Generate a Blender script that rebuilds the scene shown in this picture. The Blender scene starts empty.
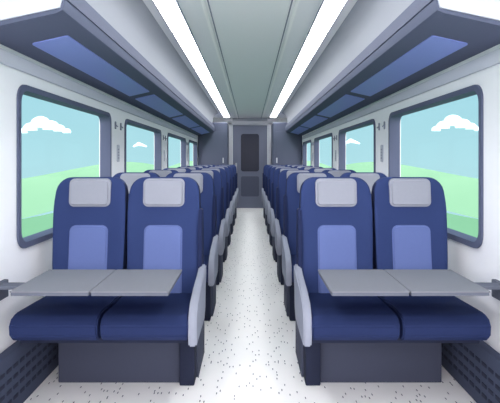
import bpy, bmesh, math, random
from mathutils import Vector, Matrix
random.seed(3)
sc=bpy.context.scene
EYE=1.44; F=468.0; W=1.40; Y0=-1.0; Y1=14.0

def lin(h):
    h=h.lstrip('#'); o=[]
    for i in (0,2,4):
        c=int(h[i:i+2],16)/255
        o.append(c/12.92 if c<=0.04045 else ((c+0.055)/1.055)**2.4)
    return (*o,1)
def mat(name,hexc,rough=0.75,emit=0,noise=0.03,spec=0.1):
    m=bpy.data.materials.new(name); m.use_nodes=True
    nt=m.node_tree; b=nt.nodes['Principled BSDF']
    c=lin(hexc)
    b.inputs['Roughness'].default_value=rough
    b.inputs['Specular IOR Level'].default_value=spec
    if noise>0:
        n=nt.nodes.new('ShaderNodeTexNoise'); n.inputs['Scale'].default_value=60
        tc=nt.nodes.new('ShaderNodeTexCoord'); nt.links.new(tc.outputs['Object'],n.inputs['Vector'])
        mx=nt.nodes.new('ShaderNodeMix'); mx.data_type='RGBA'
        mx.inputs[6].default_value=tuple(min(1,x*(1-noise)) for x in c[:3])+(1,)
        mx.inputs[7].default_value=tuple(min(1,x*(1+noise)) for x in c[:3])+(1,)
        nt.links.new(n.outputs['Fac'],mx.inputs[0]); nt.links.new(mx.outputs[2],b.inputs['Base Color'])
    else: b.inputs['Base Color'].default_value=c
    if emit:
        b.inputs['Emission Color'].default_value=c; b.inputs['Emission Strength'].default_value=emit
    return m

M=dict(
 navy=mat('fabric_navy','#2d3b66'), navyd=mat('fabric_navy_shell_shade','#20294a'), cush=mat('fabric_cushion','#222d52'),
 panel=mat('fabric_periwinkle','#5d6c9e'), head=mat('headrest_grey','#9094a0'), arm=mat('armrest_grey','#8a8f9d'),
 leg=mat('leg_dark_slate','#262b3e'), plinth=mat('plinth_slate','#434859'),
 table=mat('table_top_grey','#74777f',0.6), tedge=mat('table_edge_grey','#5e6370'),
 wall=mat('wall_white','#eceef2',noise=.01), band=mat('wall_band_grey','#b9beca',noise=.01),
 ceil=mat('ceiling_light_grey','#eff0f3',noise=.01), ceilc=mat('ceiling_centre_grey','#f2f3f5',noise=.01),
 cove=mat('ceiling_cove_grey','#9c9fa9',noise=.01),
 groove=mat('ceiling_groove_white','#ffffff',noise=0),
 rack=mat('rack_slate','#5d6379'), rackp=mat('rack_blue_panel','#8897dc',0.4), racke=mat('rack_endcap','#ccd0da'),
 racklip=mat('rack_lip','#5b6074'),
 frame=mat('window_frame_slate','#596078'), light=mat('lamp_diffuser_white','#ffffff',emit=12,noise=0),
 cab=mat('cabinet_slate','#5f6579'), door=mat('door_slate','#7d8397'), doorf=mat('door_frame_grey','#d4d7e0'),
 dglass=mat('door_glass_dark','#333848',0.2), metal=mat('brushed_metal','#c9cdd6',0.35), grille=mat('heater_slate','#434a5e'),
 slot=mat('slot_dark','#2f3445'), cloud=mat('cloud_white_glow','#dcf2f6',1,emit=.35,noise=0),  # clouds emit a little, their brightness is put into the material
 hook=mat('hook_grey','#8b91a1'))

class B:
    def __init__(s): s.bm=bmesh.new(); s.m=[]
    def mi(s,k):
        if k not in s.m: s.m.append(k)
        return s.m.index(k)
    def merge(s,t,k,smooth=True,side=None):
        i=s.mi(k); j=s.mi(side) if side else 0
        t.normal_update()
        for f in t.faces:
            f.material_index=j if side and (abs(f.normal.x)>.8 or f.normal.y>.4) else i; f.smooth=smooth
        me=bpy.data.meshes.new('tmp'); t.to_mesh(me); t.free(); s.bm.from_mesh(me); bpy.data.meshes.remove(me)
    def box(s,x0,x1,y0,y1,z0,z1,k,bev=0,seg=2,rot=None):
        x0,x1=sorted((x0,x1)); y0,y1=sorted((y0,y1)); t=bmesh.new(); bmesh.ops.create_cube(t,size=1)
        for v in t.verts:
            v.co=Vector(((x0+x1)/2+v.co.x*(x1-x0),(y0+y1)/2+v.co.y*(y1-y0),(z0+z1)/2+v.co.z*(z1-z0)))
        if rot: bmesh.ops.rotate(t,cent=rot[0],matrix=Matrix.Rotation(rot[1],3,rot[2]),verts=t.verts)
        if bev: bmesh.ops.bevel(t,geom=t.edges[:],offset=bev,segments=seg,profile=.5,affect='EDGES',clamp_overlap=True)
        s.merge(t,k)
    def loft(s,rings,k,side=None):
        t=bmesh.new(); R=[[t.verts.new(p) for p in r] for r in rings]; n=len(R[0])
        for a,b in zip(R,R[1:]):
            for i in range(n): t.faces.new((a[i],a[(i+1)%n],b[(i+1)%n],b[i]))
        t.faces.new(R[0][::-1]); t.faces.new(R[-1]); bmesh.ops.recalc_face_normals(t,faces=t.faces); s.merge(t,k,True,side)
    def extr(s,poly,axis,a,b,k,bev=0):
        def P(p,c): return {'x':(c,p[0],p[1]),'y':(p[0],c,p[1]),'z':(p[0],p[1],c)}[axis]
        t=bmesh.new(); A=[t.verts.new(P(p,a)) for p in poly]; Bv=[t.verts.new(P(p,b)) for p in poly]; n=len(poly)
        t.faces.new(A); t.faces.new(Bv[::-1])
        for i in range(n): t.faces.new((A[i],Bv[i],Bv[(i+1)%n],A[(i+1)%n]))
        bmesh.ops.recalc_face_normals(t,faces=t.faces)
        if bev: bmesh.ops.bevel(t,geom=t.edges[:],offset=bev,segments=2,affect='EDGES',clamp_overlap=True)
        s.merge(t,k)
    def cyl(s,p0,p1,r,k,n=14):
        p0=Vector(p0);p1=Vector(p1);d=p1-p0; t=bmesh.new()
        bmesh.ops.create_cone(t,cap_ends=True,segments=n,radius1=r,radius2=r,depth=d.length)
        q=d.to_track_quat('Z','Y').to_matrix().to_4x4(); q.translation=(p0+p1)/2
        bmesh.ops.transform(t,matrix=q,verts=t.verts); s.merge(t,k)
    def mesh(s,name):
        me=bpy.data.meshes.new(name); s.bm.to_mesh(me); s.bm.free()
        for k in s.m: me.materials.append(M[k])
        me.set_sharp_from_angle(angle=math.radians(38)); return me
    def obj(s,name,loc=(0,0,0)):
        o=bpy.data.objects.new(name,s.mesh(name)); o.location=loc; sc.collection.objects.link(o); return o

def rrect(a0,a1,b0,b1,r,n=6):
    pts=[]
    for cx,cy,st in ((a1-r,b1-r,0),(a0+r,b1-r,90),(a0+r,b0+r,180),(a1-r,b0+r,270)):
        for i in range(n+1):
            t=math.radians(st+90*i/n); pts.append((cx+r*math.cos(t),cy+r*math.sin(t)))
    return pts

# ---------- floor ----------
b=B(); b.box(-W-.1,W+.1,Y0,Y1+.1,-.08,0,'wall'); fl=b.obj('floor')
m=bpy.data.materials.new('floor_speckled_vinyl'); m.use_nodes=True; nt=m.node_tree; bs=nt.nodes['Principled BSDF']
tc=nt.nodes.new('ShaderNodeTexCoord'); mp=nt.nodes.new('ShaderNodeMapping'); mp.inputs['Scale'].default_value=(44,12,1)
vo=nt.nodes.new('ShaderNodeTexVoronoi'); vo.voronoi_dimensions='2D'; vo.inputs['Scale'].default_value=1
lt=nt.nodes.new('ShaderNodeMath'); lt.operation='LESS_THAN'; lt.inputs[1].default_value=.16
sx=nt.nodes.new('ShaderNodeSeparateColor'); gt=nt.nodes.new('ShaderNodeMath'); gt.operation='GREATER_THAN'; gt.inputs[1].default_value=.78
mu=nt.nodes.new('ShaderNodeMath'); mu.operation='MULTIPLY'
mx=nt.nodes.new('ShaderNodeMix'); mx.data_type='RGBA'; mx.inputs[6].default_value=(.97,.97,.97,1); mx.inputs[7].default_value=lin('#6d7280')
L=nt.links.new
L(tc.outputs['Object'],mp.inputs['Vector']);L(mp.outputs[0],vo.inputs['Vector']);L(vo.outputs['Distance'],lt.inputs[0])
L(vo.outputs['Color'],sx.inputs[0]);L(sx.outputs[0],gt.inputs[0]);L(lt.outputs[0],mu.inputs[0]);L(gt.outputs[0],mu.inputs[1])
L(mu.outputs[0],mx.inputs[0]);L(mx.outputs[2],bs.inputs['Base Color']);bs.inputs['Roughness'].default_value=.6;bs.inputs['Specular IOR Level'].default_value=.2
fl.data.materials[0]=m

# ---------- windows + walls ----------
WZ0,WZ1=.93,1.87
wins=[(-.2,1.9),(2.84,4.65),(5.25,7.3),(7.95,10.1),(10.7,12.3)]
k=0
for s,side in ((-1,'left'),(1,'right')):
    b=B(); e_=.008
    xa,xb=s*W,s*(W+.1)
    b.box(xa,xb,Y0,Y1,0,WZ0-e_,'wall'); b.box(xa,xb,Y0,Y1,WZ1+e_,2.69,'wall')
    e=Y0
    for a,c in wins+[(Y1,Y1)]:
        b.box(xa,xb,e,a-(e_ if a<Y1 else 0),WZ0-e_,WZ1+e_,'wall'); e=c+e_
    b.obj('wall_'+side)
    for a,c in wins:
        k+=1; b=B()
        inn=rrect(a,c,WZ0,WZ1,.08); out=rrect(a-.036,c+.036,WZ0-.036,WZ1+.036,.095)
        x_in=s*(W-.014); x_w=s*(W-.001); x_out=s*(W+.09)
        t=bmesh.new(); 
        rings=[[(x_w,p[0],p[1]) for p in out],[(x_in,p[0],p[1]) for p in out],[(x_in,p[0],p[1]) for p in inn],[(x_out,p[0],p[1]) for p in inn]]
        R=[[t.verts.new(p) for p in r] for r in rings]; n=len(inn)
        for A,C in zip(R,R[1:]):
            for i in range(n): t.faces.new((A[i],A[(i+1)%n],C[(i+1)%n],C[i]))
        bmesh.ops.recalc_face_normals(t,faces=t.faces); b.merge(t,'frame')
        t=bmesh.new(); t.faces.new([t.verts.new((s*(W+.06),p[0],p[1])) for p in inn]); 
        if 'glass' not in M:
            g=bpy.data.materials.new('window_glass'); g.use_nodes=True; gn=g.node_tree; gn.nodes.clear()
            o=gn.nodes.new('ShaderNodeOutputMaterial'); tr=gn.nodes.new('ShaderNodeBsdfTransparent'); gl=gn.nodes.new('ShaderNodeBsdfGlossy')
            gl.inputs['Roughness'].default_value=.05; mi=gn.nodes.new('ShaderNodeMixShader'); mi.inputs[0].default_value=.03
            tr.inputs[0].default_value=(.98,1,1,1)
            gn.links.new(tr.outputs[0],mi.inputs[1]);gn.links.new(gl.outputs[0],mi.inputs[2]);gn.links.new(mi.outputs[0],o.inputs[0]); M['glass']=g
        b.merge(t,'glass',False)
        b.obj('window_%d'%k)
    b=B(); b.box(s*(W-.001),s*(W-.02),2.4,12.4,1.98,2.06,'band',.004); b.obj('trim_%d'%(1 if s<0 else 2))
    b=B(); b.box(s*(W-.001),s*(W-.06),Y0+.1,12.4,.0,.36,'grille',.008)
    y=1.6
    while y<12:
        for z in (.08,.14,.20,.26): b.box(s*(W-.058),s*(W-.064),y,y+.05,z,z+.02,'slot')
        y+=.075
    b.obj('wall_heater')
    for y in (2.42,4.95,7.62,10.4):
        b=B()
        for dy in (-.1,.1):
            x0,x1=s*(W-.001),s*(W-.012)
            b.extr(rrect(y+dy-.014,y+dy+.014,1.76,1.84,.013),'x',x0,x1,'hook')
            b.cyl((x1,y+dy,1.80),(s*(W-.03),y+dy,1.785),.006,'hook'); 
        b.obj('coat_hook')
    for y in (4.95,7.62,10.4):
        b=B(); x0,x1=s*(W-.001),s*(W-.01)
        b.extr(rrect(y-.04,y+.04,1.42,1.6,.02),'x',x0,x1,'band')
        for j in range(4): b.box(x1,s*(W-.013),y-.025,y+.025,1.455+j*.03,1.467+j*.03,'hook')
        b.obj('wall_vent')

# back wall with door
b=B(); b.box(-W,-.52,Y1,Y1+.1,0,2.69,'wall'); b.box(.52,W,Y1,Y1+.1,0,2.69,'wall'); b.box(-.52,.52,Y1,Y1+.1,2.48,2.69,'band'); b.obj('wall_back')
b=B()
b.box(-.515,.515,Y1+.02,Y1+.08,.003,2.475,'door')
for s in(-1,1): b.box(s*.53,s*.66,Y1-.04,Y1-.001,.003,2.56,'doorf',.01)
b.box(-.66,.66,Y1-.04,Y1-.001,2.49,2.6,'doorf',.01)
b.extr(rrect(-.27,.27,1.1,2.22,.07),'y',Y1-.0,Y1+.019,'dglass')
b.extr(rrect(-.27,.27,.35,.95,.05),'y',Y1+.008,Y1+.019,'cab')
b.box(-.44,-.39,Y1-.03,Y1+.02,1.0,1.35,'metal',.01)
b.obj('door_1')

# ---------- ceiling ----------
H=2.69
b=B(); 
for s in (-1,1): b.box(s*.40,s*(W+.1),Y0,Y1+.1,H,2.80,'ceil')
b.box(-.40,.40,Y0,Y1+.1,H-.0,2.80,'ceilc')
b.obj('ceiling')
for i,s in enumerate((-1,1)):
    b=B(); b.box(s*.36,s*.385,Y0,Y1-.05,H-.012,H-.001,'groove'); b.box(s*.325,s*.335,Y0,Y1-.05,H-.007,H-.001,'hook'); b.obj('trim_%d'%(3+i))
    b=B(); y=-.8
    b.box(s*.57,s*.76,-.85,Y1-.3,H-.012,H-.0005,'hook')
    while y<13.4:
        b.box(s*.582,s*.748,y,y+1.74,H-.017,H-.010,'light',.002); y+=1.8
    b.obj('ceiling_light')

# ---------- luggage racks ----------
for s in (-1,1):
    b=B(); ya,yb=2.37,12.45
    P=lambda L:[(s*x,z) for x,z in L]
    b.extr(P([(W-.002,2.09),(.98,2.185),(.95,2.20),(.94,2.25),(.96,2.36),(1.04,2.41),(W-.002,2.5)]),'y',ya,yb,'rack')
    b.extr(P([(.935,2.262),(.955,2.365),(1.04,2.42),(1.04,2.40),(.965,2.355),(.945,2.26)]),'y',ya,yb,'racklip')
    b.extr(P([(.84,H-.002),(.93,H-.05),(.985,H-.14),(1.0,2.39),(1.10,2.43),(1.12,H-.002)]),'y',ya,yb,'cove')
    b.extr(P([(W-.002,2.115),(.96,2.21),(.95,2.25),(.96,2.36),(1.04,2.41),(W-.002,2.5)]),'y',ya-.012,ya-.001,'racke')
    sl=(2.185-2.09)/(W-.002-.98)
    zf=lambda x:2.09+(W-.002-x)*sl
    for j in range(4):
        a=2.72+j*2.45; c=a+2.22
        pts=rrect(1.06,1.27,a,c,.015)
        t=bmesh.new()
        lo=[t.verts.new((s*x,y,zf(x)-.008)) for x,y in pts]; hi=[t.verts.new((s*x,y,zf(x)+.002)) for x,y in pts]
        t.faces.new(lo); n=len(pts)
        for i in range(n): t.faces.new((lo[i],lo[(i+1)%n],hi[(i+1)%n],hi[i]))
        bmesh.ops.recalc_face_normals(t,faces=t.faces); b.merge(t,'rackp',False)
    b.obj('luggage_rack')
    b=B(); b.box(s*.60,s*(W-.003),12.5,13.3,.0,2.45,'cab',.05,4)
    b.box(s*.68,s*1.30,12.485,12.5,.15,1.2,'grille',.01); b.box(s*.68,s*1.30,12.485,12.5,1.3,2.2,'cab',.01)
    b.box(s*.70,s*.73,12.46,12.49,1.0,1.14,'metal',.005); b.box(s*.70,s*.73,12.46,12.49,1.36,1.5,'metal',.005)
    b.obj('luggage_cabinet')

# ---------- seats ----------
def seat(b,cx,w=.475):
    hw=w/2
    z0,z1=.50,1.325; rings=[]
    n=28
    zs=[z0+(z1-.09-z0)*i/12 for i in range(13)]+[z1-.09+.09*math.sin(math.radians(a)) for a in (18,36,52,66,78,88)]
    for z in zs:
        u=(z-z0)/(z1-z0); q=0
        ww=hw*(.93+.07*math.sin(min(1,u*1.35)*math.pi*.5)) if u<.75 else hw*(1-.05*((u-.75)/.25))
        if z>z1-.09: 
            q=(z-(z1-.09))/.09; ww-= .085*(1-math.sqrt(max(0,1-q*q)))
        yf=.0+.09*u; th=.15-.05*u
        if z>z1-.09: th*=.45+.55*math.sqrt(max(0.05,1-q*q))
        yc=yf+ (.15-.05*u)/2
        r=[]
        for i in range(n):
            t=2*math.pi*i/n; c_,s_=math.cos(t),math.sin(t); e=.42
            x=ww*math.copysign(abs(c_)**e,c_); y=(th/2)*math.copysign(abs(s_)**e,s_)
            if s_<0: y-=.035*(abs(x)/ww)**4*(1 if u<.8 else max(0,(1-u)/.2))
            r.append((cx+x,yc+y,z))
        rings.append(r)
    b.loft(rings,'navy','navyd')  # side and rear faces take a darker navy: shell colour plus painted side shading
    th=math.atan2(.09,.825)
    def pad(x0,x1,za,zb,r,k,off,d=.03,bev=.012):
        t=bmesh.new(); pts=rrect(x0,x1,za,zb,r)
        A=[t.verts.new((p[0],-off+(p[1]-.5)*math.tan(th),p[1])) for p in pts]
        C=[t.verts.new((p[0],-off+d+(p[1]-.5)*math.tan(th),p[1])) for p in pts]; n=len(pts)
        f=t.faces.new(A); t.faces.new(C[::-1])
        for i in range(n): t.faces.new((A[i],C[i],C[(i+1)%n],A[(i+1)%n]))
        bmesh.ops.recalc_face_normals(t,faces=t.faces)
        bmesh.ops.bevel(t,geom=[e for e in f.edges],offset=bev,segments=3,affect='EDGES')
        b.merge(t,k)
    pad(cx-.135,cx+.135,1.135,1.318,.035,'head',.028,.06,.016)
    pad(cx-.125,cx+.125,.52,1.015,.04,'panel',.016,.04,.01)
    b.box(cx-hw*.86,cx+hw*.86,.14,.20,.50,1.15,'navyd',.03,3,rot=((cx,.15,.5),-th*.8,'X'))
    prof=[(.06,.46),(.06,.585),(-.30,.60),(-.44,.605),(-.49,.59),(-.515,.555),(-.51,.50),(-.47,.462)]
    b.extr(prof,'x',cx-hw+.003,cx+hw-.003,'cush',.008)
def double_seat_mesh(s):
    b=B()
    c1=s*.565; c2=s*1.05
    seat(b,c1); seat(b,c2)
    b.box(s*.335,s*1.28,-.40,.12,.42,.462,'leg',.008)
    def arm(xa,xb):
        prof=[(-.50,.44),(-.515,.50),(-.50,.60),(-.44,.66),(-.30,.70),(-.10,.73),(.02,.76),(.06,.76),(.06,.70),(.02,.62),(.0,.50),(-.06,.44)]
        b.extr(prof,'x',xa,xb,'arm',.008)
    arm(s*.285,s*.33); 
    b.extr([(.0,.46),(.0,.95),(.05,1.12),(.12,1.12),(.15,.9),(.17,.46)],'x',s*.31,s*.335,'navyd',.006)
    b.box(s*.355,s*.45,-.02,.10,.0,.45,'leg',.008)
    b.box(s*.45,s*1.24,.02,.42,.0,.45,'plinth',.01)
    b.box(s*.45,s*1.24,-.02,.02,.34,.43,'leg',.005)
    b.box(s*.355,s*.45,.10,.45,.0,.06,'leg',.008)
    b.box(s*.34,s*.36,.10,.50,.0,.34,'plinth',.006)
    return b.mesh('double_seat_mesh')
rows=[3.0,4.2,5.4,6.6,7.8,9.0,10.2,11.4]
for s in (-1,1):
    me=double_seat_mesh(s)
    for y in rows:
        o=bpy.data.objects.new('double_train_seat',me); o.location=(0,y,0); sc.collection.objects.link(o)

# ---------- tables ----------
for s in (-1,1):
    b=B(); z=.785; ya,yb=2.33,2.80
    for x0,x1 in ((.405,.798),(.802,1.20)):
        b.extr([(s*x,y) for x,y in rrect(x0,x1,ya,yb,.008)],'z',z-.006,z,'table')
        b.extr([(s*x,y) for x,y in rrect(x0+.003,x1-.003,ya+.003,yb-.003,.008)],'z',z-.023,z-.0061,'tedge')
    b.box(s*.78,s*(W-.03),2.52,2.60,z-.045,z-.024,'tedge',.004)
    b.box(s*(W-.03),s*(W-.001),2.46,2.66,z-.12,z-.02,'tedge',.006)
    b.obj('folding_table')

# ---------- outdoors ----------
M['g1']=mat('meadow_green','#7fae86',1,spec=0,noise=0); M['g2']=mat('hill_green','#98c29a',1,spec=0,noise=0)
def terrain(name,s,x0,x1,fz,key,nx=16,ny=160,ya=-120,yb=1300):
    t=bmesh.new(); V=[]
    for i in range(nx+1):
        x=x0+(x1-x0)*i/nx
        V.append([t.verts.new((s*x,ya+(yb-ya)*(j/ny),fz(i/nx,ya+(yb-ya)*(j/ny)))) for j in range(ny+1)])
    for i in range(nx):
        for j in range(ny): t.faces.new((V[i][j],V[i+1][j],V[i+1][j+1],V[i][j+1]))
    bmesh.ops.recalc_face_normals(t,faces=t.faces)
    b=B(); b.merge(t,key); b.obj(name)
for s in (-1,1):
    terrain('meadow',s,2.2,42,lambda u,y:-1.3-5.6*math.sin(min(1,u*1.25)*math.pi/2)+ (2.0*math.sin(y/30+1.4)*u) - (0 if u<.9 else (u-.9)*30),'g1')
    terrain('grassy_hill',s,60,120,lambda u,y:-14+ (10.5+3.6*math.sin(y/60+2.2))*math.sin(u*math.pi),'g2')
for s,(px,py,wd) in ((-1,(45,130,52)),(1,(457,128,50)),(-1,(140,146,14)),(1,(352,143,16))):
    off=abs(px-250); X=90; Y=X*F/off; Z=EYE+X*(160-py)/off; wm=wd*Y/F
    b=B()
    for dx,dz,r in ((-.42,-.04,.10),(-.28,.02,.15),(-.08,.09,.22),(.12,.04,.18),(.28,.0,.13),(.42,-.04,.09)):
        t=bmesh.new(); bmesh.ops.create_icosphere(t,subdivisions=3,radius=1)
        for v in t.verts:
            v.co=Vector((s*X+dx*wm+v.co.x*r*wm*.9, Y+v.co.y*r*wm*.6, Z+(dz+ max(v.co.z,-.25)*r*.8)*wm))
        b.merge(t,'cloud')
    b.obj('cloud')

# ---------- world ----------
w=bpy.data.worlds.new('sky'); sc.world=w; w.use_nodes=True; nt=w.node_tree; bg=nt.nodes['Background']
tc=nt.nodes.new('ShaderNodeTexCoord'); sp=nt.nodes.new('ShaderNodeSeparateXYZ'); nt.links.new(tc.outputs['Generated'],sp.inputs[0])
mr=nt.nodes.new('ShaderNodeMapRange'); mr.inputs[1].default_value=-.05; mr.inputs[2].default_value=.4; nt.links.new(sp.outputs['Z'],mr.inputs[0])
m1=nt.nodes.new('ShaderNodeMix'); m1.data_type='RGBA'; m1.inputs[6].default_value=lin('#b8e6ee'); m1.inputs[7].default_value=lin('#8fd2e6'); nt.links.new(mr.outputs[0],m1.inputs[0])
m2r=nt.nodes.new('ShaderNodeMapRange'); m2r.inputs[1].default_value=-.1; m2r.inputs[2].default_value=-.7; nt.links.new(sp.outputs['Y'],m2r.inputs[0])
m2=nt.nodes.new('ShaderNodeMix'); m2.data_type='RGBA'; m2.inputs[7].default_value=(4.8,4.4,4.55,1)  # bright white glow added behind the camera, fills the coach through its open end
nt.links.new(m2r.outputs[0],m2.inputs[0]); nt.links.new(m1.outputs[2],m2.inputs[6]); nt.links.new(m2.outputs[2],bg.inputs[0])
sun=bpy.data.lights.new('sun','SUN'); sun.energy=.5; sun.angle=.05; so=bpy.data.objects.new('sun',sun); so.rotation_euler=(math.radians(8),0,0); so.location=(0,0,30); sc.collection.objects.link(so)

# ---------- camera ----------
cd=bpy.data.cameras.new('camera'); cd.sensor_width=36; cd.lens=F/500*36; cd.shift_y=-41.5/500
co=bpy.data.objects.new('camera',cd); co.location=(0,0,EYE); co.rotation_euler=(math.radians(90),0,0); sc.collection.objects.link(co); sc.camera=co
cd.clip_end=3000
sc.view_settings.view_transform='Standard'; sc.view_settings.look='None'; sc.view_settings.exposure=0
